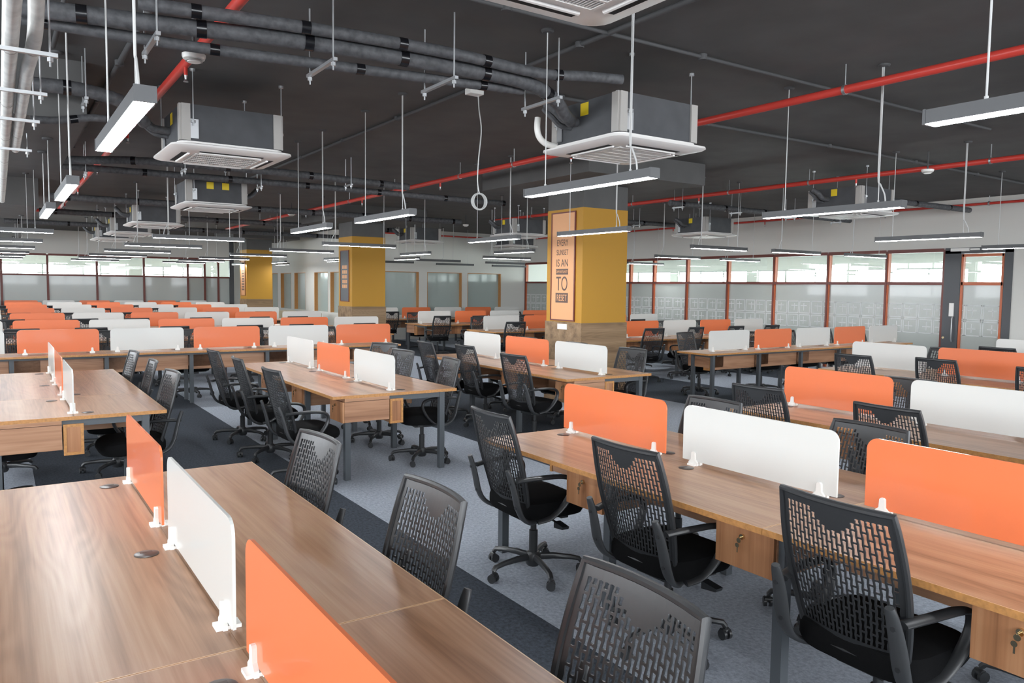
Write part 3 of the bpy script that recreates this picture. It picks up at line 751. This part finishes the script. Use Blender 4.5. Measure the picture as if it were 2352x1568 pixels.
for i in range(1, 6):
    y = FY[i]; wh = ['second', 'third', 'fourth', 'fifth', 'sixth'][i-1]
    rows.append(([(-.35+1.083*k+.12*((k*7+i*3) % 5-2)/2+.6, y-.82, (k*53+i*17) % 13-6) for k in range(0, 6)], 90, 'on the near side of the %s row towards the far partition' % wh, i <= 1))
    if i <= 3: rows.append(([(-.1+1.083*k+.1*((k*5+i*2) % 5-2)/2, y+.55+.25, (k*31+i*7) % 11-5) for k in range(0, 7)], -90, 'on the far side of the %s row towards the far partition' % wh, False))
for l, f, wh, d in rows: chairs(l, f, wh, d)

# cream lounge chairs by the side wall
def m_tub():
    mb = MB(); n = 20
    for r0, r1, z0, z1 in ((.30, .38, .12, .78),):
        a0, a1 = -20, 200; o = arc(0, 0, r1, a0, a1, n); i_ = list(reversed(arc(0, 0, r0, a0, a1, n)))
        mb.prism(o+i_, z0, z1, lambda x, y, t: (x, y, t))
    mb.lathe([(.30, .12), (.31, .40), (.28, .45), (.0, .46)], 20)
    for x, y in ((-.24, -.2), (.24, -.2), (-.24, .24), (.24, .24)): mb.tube([(x, y, 0), (x, y, .12)], .02, 8)
    return mb, 'cream', True
for x, y, a in ((8.45, 24.4, 60), (8.5, 25.7, 75), (8.45, 27.0, 80)):
    t = thing('tub_chair', (x, y, 0), radians(-a), 'cream tub armchair by the wall of narrow frosted windows', 'armchair', 'cream armchairs by the side wall')
    o = part('shell', 'tub_chair', m_tub, t)

# ------------------------------------------------------------------ pendant lights
ZL = 2.36; LL = 1.30
def m_house(): return MB().box(-.037, .037, -LL/2, LL/2, .004, .058), 'alu', False
def m_endcap(): return MB().box(-.039, .039, -.006, .006, 0, .06), 'alu', False
def m_diff(): return MB().box(-.032, .032, -LL/2+.008, LL/2-.008, 0, .0035), 'led', False
def m_diffoff(): return MB().box(-.032, .032, -LL/2+.008, LL/2-.008, 0, .0035), 'ledoff', False
def m_cable(h):
    return lambda: (MB().tube([(0, 0, .058), (0, 0, h)], .0042, 6).tube([(0, 0, .056), (0, 0, .075)], .008, 8), 'wire', True)
def m_feed(): return MB().tube(smooth_path([(0, -.06, .058), (0, -.05, .12), (0, -.012, .20), (0, .009, .26), (0, .009, .7), (0, .012, ZC-ZL)], 4), .0058, 6), 'wire', True
def m_rose(): return MB().lathe([(.035, -.02), (.045, -.012), (.045, 0)], 12), 'conduit', True
LI = {}
def light(x, y, rz, label, group, on=True):
    t = thing('pendant_light', (x, y, ZL), rz, label, 'light', group)
    part('housing', 'light_housing', m_house, t); part('diffuser', 'light_diffuser' if on else 'light_diffuser_off', m_diff if on else m_diffoff, t)
    for s in (-1, 1): part('end_cap', 'light_end_cap', m_endcap, t, (0, s*LL/2, 0))
    for k, s in enumerate((-.44, .44)):
        wx, wy = x-sin(rz)*s, y+cos(rz)*s; h = ceil_z(wx, wy)-ZL
        part('suspension_cable', 'light_cable_%d' % round(h*1000), m_cable(h), t, (0, s, 0))
        part('ceiling_rose', 'light_rose', m_rose, t, (0, s, h))
        if k == 0 and h > 1.1: part('feed_cable', 'light_feed', m_feed, t, (0, s, 0))
def lights(lst, axis, where, on=True):
    for a, b in lst:
        x, y, rz = (a, b, 0) if axis == 'y' else (a, b, RX)
        light(x, y, rz, '%s linear pendant light hanging above %s' % ('lit' if on else 'unlit black', where), 'pendants above '+where, on)
lights([(.47, 3.76)], 'y', 'the seamed bench')
lights([(.45, 6.66), (.43, 8.78)], 'y', 'the bench between the seamed bench and the panelled row')
lights([(3.25, 4.0)], 'y', 'the key-locked bench, right below a cassette')
lights([(3.08, 1.0)], 'y', 'the key-locked bench, with forked feed cable')
lights([(3.21, 7.1), (3.2, 9.2)], 'y', 'the bench on light carpet')
lights([(5.89, 3.97)], 'y', 'the second bench behind the key-locked drawers')
lights([(6.02, 7.25), (5.92, 9.33)], 'y', 'the bench before the large yellow column')
lights([(9.65, 5.13)], 'y', 'the third bench, near the glass door')
lights([(12.38, 5.07)], 'y', 'the bench closest to the glazed door')
lights([(7.38, 14.7), (7.3, 19.2), (7.25, 23.7), (6.9, 27.2)], 'y', 'the aisle along the yellow columns')
lights([(8.28, 12.3), (8.55, 17.5), (7.9, 20.6), (8.1, 26.1)], 'y', 'the ends of the rows behind the column')
fy = [12.28, 15.25, 18.35, 21.6, 24.4, 27.0]
for i, y in enumerate(fy):
    wh = 'the panelled row across the room' if i == 0 else 'the %s row towards the far partition' % names[i]
    lights([(.02, y), (2.57, y+.03), (5.15, y+.05)], 'x', wh)
lights([(9.9, 8.65), (11.8, 8.55), (13.85, 8.5)], 'x', 'the panelled row beside the glazed wall')
lights([(12.05, 11.65), (14.1, 11.7)], 'x', 'the row right behind the column')
lights([(9.98, 15.1)], 'x', 'the second row behind the column')
lights([(14.6, 15.3)], 'x', 'the second row by the glazed wall')
lights([(9.78, 18.1), (12.1, 18.4)], 'x', 'the third row behind the column', on=False)
lights([(9.48, 20.3), (11.85, 20.85), (13.9, 20.9)], 'x', 'the row along the frosted windows', on=False)

# ------------------------------------------------------------------ air-conditioning cassettes
ZP = 2.83
def m_acbody(): return MB().box(-.42, .42, -.42, .42, .075, .385), 'acbody', False
def m_acstrip(): return MB().box(-.035, .035, -.012, .012, .08, .383), 'acgrey', False
def m_acpanel():
    mb = MB(); n = 9; r = .09
    def ring(h, z): 
        pts = arc(h-r, h-r, r, 0, 90, 4)+arc(-h+r, h-r, r, 90, 180, 4)+arc(-h+r, -h+r, r, 180, 270, 4)+arc(h-r, -h+r, r, 270, 360, 4)
        return [(x, y, z) for x, y in pts]
    L = [ring(.44, .075), ring(.44, .06), ring(.505, .045), ring(.508, .03), ring(.49, .018), ring(.40, .002), ring(.385, 0)]
    k = len(L[0])
    for l in L: mb.v += l
    for i in range(len(L)-1):
        for j in range(k): a = i*k+j; b = i*k+(j+1) % k; mb.f.append((a, b, b+k, a+k)); mb.mi.append(0)
    mb.f.append(tuple(range(k))); mb.f.append(tuple((len(L)-1)*k+j for j in reversed(range(k)))); mb.mi += [0, 0]
    return mb, 'acpanel', True
def m_louvre(): 
    mb = MB().box(-.27, .27, -.022, .022, -.004, .004); return mb, 'dark', False
def m_vane(): 
    mb = MB().tube([(-.262, 0, 0), (.262, 0, 0)], .010, 8, rb=.012); return mb, 'acpanel', True
def m_grille_back(): return MB().box(-.27, .27, -.27, .27, -.0015, .001), 'dark', False
def m_grille():
    mb = MB()
    for k in range(33): x = -.27+.54*k/32; mb.box(x-.0028, x+.0028, -.27, .27, -.008, -.002)
    for y in (-.27, -.16, -.05, .06, .17, .27): mb.box(-.275, .275, y-.006, y+.006, -.010, -.0015)
    for x in (-.275, .275): mb.box(x-.008, x+.008, -.28, .28, -.010, -.0015)
    return mb, 'acpanel', False
def m_acbr(): return MB().box(-.004, .004, -.045, .045, .10, .26).box(-.03, .004, -.045, .045, .23, .236), 'galv', False
def m_rod(): return MB().tube([(0, 0, .20), (0, 0, ZC-ZP)], .005, 6).lathe([(.02, .225), (.02, .245)], 8).lathe([(.022, ZC-ZP-.02), (.022, ZC-ZP)], 8), 'galv', True
def m_rod_d(): return MB().tube([(0, 0, .20), (0, 0, ZDROP-ZP+.03)], .005, 6), 'galv', True
def m_stick(): return MB().box(-.05, .05, -.002, 0, -.05, .05), 'sticker', False
def m_tri(): return MB().prism([(-.05, -.045), (.05, -.045), (0, .045)], -.002, 0, lambda x, z, t: (x, t, z)), 'sticker', False
def m_ppipe(): 
    return MB().tube(smooth_path([(-.42, .10, .23), (-.55, .10, .24), (-.62, .12, .30), (-.66, .2, .36)], 5), .035, 10).tube(smooth_path([(-.42, .18, .20), (-.52, .19, .21), (-.6, .2, .27), (-.64, .26, .34)], 5), .025, 8), 'foam', True
def cassette(x, y, label, rz=0, low=True, s=1.0, grp='ceiling cassette air conditioners', full=True):
    t = thing('ceiling_cassette', (x, y, ZP), rz, label, 'air conditioner', grp); t.scale = (s, s, 1)
    part('case', 'ac_case', m_acbody, t); p = part('panel', 'ac_panel', m_acpanel, t)
    for k in range(4):
        a = k*pi/2
        part('corner_strip', 'ac_strip', m_acstrip, t, (cos(a)*.385-sin(a)*.425, sin(a)*.385+cos(a)*.425, 0), a); part('corner_strip', 'ac_strip', m_acstrip, t, (-cos(a)*.385-sin(a)*.425, -sin(a)*.385+cos(a)*.425, 0), a)
        part('air_outlet', 'ac_outlet', m_louvre, p, (-sin(a)*.372, cos(a)*.372, .002), a); part('air_vane', 'ac_vane', m_vane, p, (-sin(a)*.337, cos(a)*.337, -.004), a)
        b = a+pi/4; part('hanger_bracket', 'ac_bracket', m_acbr, t, (cos(a)*.43+sin(a)*.33*(1), sin(a)*.43-cos(a)*.33, 0), a)
        if full: part('hanger_rod', 'ac_rod', m_rod, t, (cos(a)*.45+sin(a)*.33, sin(a)*.45-cos(a)*.33, 0))
    part('grille_backing', 'ac_grille_back', m_grille_back, p); g = part('intake_grille', 'ac_grille', m_grille, p); g['kind'] = 'stuff'
    part('sticker', 'ac_sticker', m_stick, t, (-.4215, .0, .32), -pi/2); part('sticker', 'ac_sticker_tri', m_tri, t, (-.4215, .31, .26), -pi/2)
    if rz:
        part('sticker', 'ac_sticker', m_stick, t, (-.12, .4235, .32)); part('sticker', 'ac_sticker', m_stick, t, (.10, .4235, .32))
    part('pipe_stub', 'ac_stub', m_ppipe, t)
    return t
c2 = cassette(4.42, 4.94, 'white cassette air conditioner fed by a thick black pipe, above the bench with key-locked drawers')
cassette(1.75, 7.42, 'white cassette air conditioner beside the red pipe above the dark aisle')
cassette(1.75, 2.20, 'white cassette air conditioner cut off at the ceiling edge above the seamed bench')
cassette(2.77, 12.45, 'white cassette air conditioner above the panelled row across the room', rz=pi)
for x, y, l in ((2.68, 17.05, 'third row towards the far partition'), (2.69, 20.6, 'fourth row towards the far partition'), (2.68, 23.7, 'fifth row towards the far partition'),
                (12.66, 11.5, 'row right behind the column'), (10.7, 6.85, 'panelled row beside the glazed wall'), (9.35, 18.4, 'third row behind the column'), (9.9, 14.5, 'second row behind the column'), (12.45, 18.45, 'glazed end of the third row behind the column')):
    cassette(x, y, 'small-looking white cassette air conditioner above the '+l if False else 'white cassette air conditioner above the '+l, full=True)
# drain hose on the near cassette
MB().tube(smooth_path([(-.62, .37, .29), (-.625, .37, .20), (-.60, .37, .13), (-.53, .37, .085), (-.43, .37, .075)], 6), .026, 12).build('drain_hose', 'clip', c2, True)

# ------------------------------------------------------------------ pipes and services
def pipe(name, pts, r, m, label, cat, group=None, n=12, bands=None, bandr=None, sm=True):
    o = MB().tube(pts, r, n).build(name, m, None, sm); tag(o, label, cat, group)
    return o
def bands(o, pts, every, r, m='tape', wid=.055, start=.3):
    P = [Vector(p) for p in pts]; d = start; acc = 0
    for a, b in zip(P, P[1:]):
        L = (b-a).length; u = (b-a).normalized() if L else None
        while d < acc+L:
            c = a+u*(d-acc); MB().tube([c-u*wid/2, c+u*wid/2], r, 12).build('tape_band', m, o, True); d += every
        acc += L
# red sprinkler pipes
def sprinkler(o, x, y, z, dz=.09):
    s = MB().tube([(x, y, z), (x, y, z-dz)], .014, 10).build('sprinkler_drop', 'red', o, True)
    MB().lathe([(.008, -.05), (.02, -.048), (.008, -.03), (.012, 0)], 10, (x, y, z-dz)).build('sprinkler_head', 'galv', s, True)
def clamps(o, pts_list):
    for x, y, z, ax in pts_list:
        top = ceil_z(x, y)
        c = MB().tube([(x, y, z+.02), (x, y, top-.0008)], .005, 6)
        if ax == 'y': c.tube([(x, y-.012, z), (x, y+.012, z)],   .040, 12)
        else: c.tube([(x-.012, y, z), (x+.012, y, z)], .040, 12)
        c.build('pipe_clamp', 'galv', o, True)
RZ = 3.3
def redpipe(pts, label, r=.034):
    return pipe('sprinkler_pipe', pts, r, 'red', label, 'pipe')
# red pipes dip under the drop panels where they cross them
p = redpipe([(1.235, 1.5, 3.36), (1.235, 20.4, 3.36)], 'red sprinkler pipe above the dark carpet aisle')
for y in (6.3, 9.4, 12.4, 15.5, 18.6): sprinkler(p, 1.235, y, 3.36)
clamps(p, [(1.235, y, 3.36, 'y') for y in (4.2, 7.9, 10.8, 13.6, 17)])
p = redpipe([(5.64, .8, RZ), (5.64, 23.5, RZ)], 'long red sprinkler pipe passing the cassette with the thick black pipe')
for y in (7.2, 10.4, 13.4, 16.5): sprinkler(p, 5.64, y, RZ)
clamps(p, [(5.64, y, RZ, 'y') for y in (3.7, 5.9, 8.4, 9.8, 12, 14, 17, 20)])
p = redpipe([(10.03, 2.0, RZ), (10.03, 15.7, RZ), (10.03, 15.75, RZ-.03), (10.03, 15.76, RZ-.12)], 'red sprinkler pipe above the rows beside the glazed wall')
for y in (6.35, 9.25, 12.5): sprinkler(p, 10.03, y, RZ)
clamps(p, [(10.03, y, RZ, 'y') for y in (4.6, 7.1, 8.6, 10.9, 12.4, 14.2)])
p = redpipe([(.7, 20.35, RZ), (7.4, 20.35, RZ)], 'red sprinkler pipe crossing above the rows towards the far partition'); clamps(p, [(x, 20.35, RZ, 'x') for x in (2, 4, 6)])
p = redpipe([(9.7, 21.6, RZ), (14.9, 21.6, RZ)], 'red sprinkler pipe along the wall with three frosted windows', .024); clamps(p, [(x, 21.6, RZ, 'x') for x in (10.2, 12.2, 14.2)])
p = redpipe([(15.3, 2.0, 3.36), (15.3, 21.9, 3.36)], 'red sprinkler pipe along the top of the glazed wall', .024); clamps(p, [(15.3, y, 3.36, 'y') for y in (4, 7, 10.5, 13.5, 17, 20)])
for y in (5.9, 9, 12, 15): sprinkler(p, 15.3, y, 3.36)
# smoke detectors
def detector(x, y, z, label, r=.055):
    o = MB().lathe([(.0, -.052), (.03, -.05), (.034, -.036), (.05, -.030), (.055, -.012), (.055, 0)], 18, (0, 0, 0)).build('smoke_detector', 'clip', None, True, loc=(x, y, z)); tag(o, label, 'detector'); o.scale = (1.35, 1.35, 1.0)
    MB().tube([(0, 0, 0), (0, 0, ceil_z(x, y)-z)], .008, 8).build('mount', 'conduit', o, True)
    MB().lathe([(.040, -.045), (.041, -.040), (.041, -.036)], 14).build('sensor_slots', 'acgrey', o, True)
    return o
detector(1.12, 5.45, 3.20, 'white round smoke detector under the red pipe above the dark aisle')
detector(9.94, 5.31, 3.27, 'white smoke detector near the red pipe before the glazed wall')
detector(5.48, 17.0, 3.27, 'white smoke detector under the long red pipe far across the room')
detector(9.9, 16.9, 3.27, 'white smoke detector above the third row behind the column')
# thick insulated bundle to the near cassette
Z1 = 3.2
pts = smooth_path([(.14, 5.02, Z1-.02), (.9, 4.92, Z1), (1.7, 4.78, Z1+.01), (2.6, 4.70, Z1), (3.25, 4.72, Z1), (3.60, 4.82, Z1-.05), (3.80, 4.94, Z1-.12), (3.93, 5.03, Z1-.14)], 5)
p = pipe('insulated_pipe', pts, .050, 'foam', 'thick black insulated pipe leading to the cassette above the key-locked bench', 'pipe'); bands(p, pts, .62, .053)
pts = smooth_path([(.7, 4.81, Z1+.055), (1.7, 4.69, Z1+.068), (2.6, 4.60, Z1+.06), (3.3, 4.61, Z1+.05), (3.7, 4.56, Z1+.08), (4.0, 4.50, Z1+.09)], 5)
p = pipe('insulated_pipe', pts, .038, 'foam', 'slimmer black insulated pipe strapped above the thick one', 'pipe'); bands(p, pts, .62, .041)
pts = smooth_path([(.14, 5.14, Z1-.05), (1.0, 5.03, Z1-.07), (1.9, 4.90, Z1-.07), (2.8, 4.80, Z1-.06), (3.3, 4.82, Z1-.03)], 5)
p = pipe('insulated_pipe', pts, .034, 'foam', 'thin black insulated pipe strapped below the thick one', 'pipe'); bands(p, pts, .9, .036, start=.12)
def hanger(x, y, z, wid, label, ax='y'):
    t = thing('pipe_hanger', (x, y, z), 0 if ax == 'y' else pi/2, label, 'hanger', 'galvanised pipe hangers')
    top = ceil_z(x, y)-z
    for s in (-1, 1): MB().tube([(0, s*wid/2, -.06), (0, s*wid/2, top)], .0055, 6).build('threaded_rod', 'galv', t, True)
    MB().box(-.013, .013, -wid/2-.035, wid/2+.035, -.010, .010).build('channel', 'galv', t)
    for s in (-1, 1): MB().lathe([(.016, -.035), (.016, -.014)], 6, (0, s*wid/2, 0)).build('nut', 'galv', t)
for x, y in ((.78, 4.93), (1.75, 4.81), (2.55, 4.73), (3.42, 4.74)): hanger(x, y, Z1-.125, .42, 'galvanised threaded-rod hanger under the thick black pipe')
# branch to the second cassette and crossing runs further back
runs = [('black insulated pipe run to the cassette beside the red pipe', [(.2, 7.0, 3.2), (.6, 7.0, 3.21), (.93, 7.12, 3.17), (1.1, 7.35, 3.08)], .055),
        ('black insulated pipe looping off the white-clad pipes', [(.26, 7.19, 2.97), (.45, 7.19, 2.985), (.7, 7.2, 3.04), (.95, 7.33, 3.06)], .03),
        ('black insulated pipe run crossing before the panelled row', [(.2, 11.1, 3.2), (.8, 11.0, 3.2), (1.6, 10.5, 3.2), (3.3, 10.4, 3.2), (5.2, 10.6, 3.19)], .05),
        ('slim black insulated pipe run above the panelled row', [(.3, 11.5, 3.18), (2.0, 11.4, 3.18), (3.6, 11.35, 3.18), (6.3, 11.0, 3.12), (7.2, 11.0, 3.12)], .045),
        ('black insulated pipe run between the second and third rows', [(.8, 15.7, 3.19), (2.4, 15.7, 3.19), (9.0, 15.6, 3.2)], .06),
        ('black insulated pipe run above the third row', [(.8, 19.2, 3.2), (2.5, 19.2, 3.2), (9.0, 19.2, 3.2)], .06),
        ('black insulated pipe run above the fifth row', [(.2, 23.0, 3.2), (9.0, 23.0, 3.2)], .06),
        ('black insulated pipe run above the second row behind the column', [(9.7, 12.9, 3.19), (15.0, 12.9, 3.19)], .05),
        ('black insulated pipe run above the panelled row beside the glazed wall', [(9.7, 9.6, 3.19), (15.0, 9.6, 3.19)], .05),
        ('black insulated pipe run reaching the glazed wall near the door', [(10.9, 7.4, 3.25), (15.2, 7.3, 3.25)], .05)]
for l, q, r in runs:
    q = smooth_path(q, 5) if len(q) > 2 else q
    p = pipe('insulated_pipe', q, r, 'foam', l, 'pipe'); bands(p, q, 1.1, r+.003)
hanger(.62, 7.0, 3.12, .25, 'galvanised threaded-rod hanger under the branch near the white-clad pipes')
for x, y in ((2.0, 10.44), (4.2, 10.47)): hanger(x, y, 3.12, .2, 'galvanised threaded-rod hanger before the panelled row')
for x, y in ((1.0, 11.45), (3.2, 11.36)): hanger(x, y, 3.10, .2, 'galvanised threaded-rod hanger above the panelled row')
for x, y in ((9.9, 9.6), (11.4, 9.6), (13.0, 9.6), (14.5, 9.6)): hanger(x, y, 3.125, .2, 'galvanised threaded-rod hanger beside the glazed wall')
for x, y in ((10.4, 12.9), (12.0, 12.9), (13.8, 12.9)): hanger(x, y, 3.125, .2, 'galvanised threaded-rod hanger above the second row behind the column')
# white-clad pipes
pts = [(.092, 2.6, 2.93), (.098, 6, 2.93), (.11, 14.2, 2.93)]
p = pipe('clad_pipe', pts, .038, 'clad', 'long white-clad pipe hanging below the ceiling above the seamed bench', 'pipe'); bands(p, pts, 1.5, .0395, 'acgrey', .02, .8)
pts = smooth_path([(.17, 3.9, 3.3), (.19, 4.15, 3.10), (.205, 4.7, 3.0), (.20, 5.05, 2.96), (.185, 5.35, 2.93)], 5)+[Vector((.185, 8.6, 2.93))]
p = pipe('clad_pipe', pts, .036, 'clad', 'white-clad pipe with an elbow beside the longer one', 'pipe'); bands(p, pts, .9, .0375, 'acgrey', .02)
for y in (4.7, 5.7, 6.7, 8.2): hanger(.14, y, 2.87, .25, 'galvanised channel hanger carrying the white-clad pipes', 'x')
# dark conduits fixed to the slab
def conduit(pts, label, r=.018):
    o = pipe('ceiling_conduit', pts, r, 'conduit', label, 'conduit', n=10)
    for a, b in zip(pts, pts[1:]):
        L = (Vector(b)-Vector(a)).length; k = max(1, int(L/1.5))
        for i in range(k):
            c = Vector(a).lerp(Vector(b), (i+.5)/k); MB().lathe([(.034, -.022), (.034, .02)], 10, c).build('conduit_box', 'conduit', o, True)
conduit([(3.59, 2.2, 3.475), (3.59, 14.5, 3.475)], 'dark conduit on the slab running past the white junction box')
conduit([(3.59, 5.85, 3.475), (5.28, 5.8, 3.475)], 'short dark conduit branching towards the long red pipe')
conduit([(9.58, 5.75, 3.475), (14.9, 5.85, 3.475)], 'dark conduit on the slab leading to the glazed wall')
conduit([(5.3, 5.82, 3.475), (9.58, 5.75, 3.475)], 'dark conduit on the slab above the second bench')
conduit([(.41, 3.5, 3.475), (.41, 6.85, 3.475)], 'dark conduit on the slab beside the white-clad pipes')
conduit([(.88, 3.2, 3.475), (.88, 14.0, 3.475)], 'dark conduit on the slab above the dark aisle', .022)
conduit([(1.85, 4.2, 3.475), (9.0, 4.15, 3.475)], 'dark conduit crossing above the bench with key-locked drawers', .014)
# white junction box with hanging cable coil
jb = thing('junction_box', (3.57, 5.96, 3.40), 0, 'white junction box on the ceiling with a coiled cable hanging from it', 'junction box')
MB().box(-.07, .07, -.05, .05, 0, .055).build('box', 'clip', jb, bevel=.006)
MB().box(-.012, .012, -.006, .006, .055, .09).build('mount', 'conduit', jb)
MB().tube(smooth_path([(.04, 0, 0), (.05, 0, -.12), (.075, 0, -.3), (.05, 0, -.55), (.04, .0, -.75), (.06, 0, -.86)], 6), .006, 6).build('cable', 'wire', jb, True)
cl = MB(); rg = random.Random(2)
for k in range(5):
    a0 = rg.uniform(-.25, .25); r = .068+.006*k/4; cl.tube([(.06+cos(t*2*pi/24)*r*cos(a0), cos(t*2*pi/24)*r*sin(a0)+rg.uniform(-.001, .001), -.93+sin(t*2*pi/24)*r) for t in range(25)], .005, 6, cap=False)
cl.build('cable_coil', 'wire', jb, True)
# cable trunking line seen under the drop panel on the column
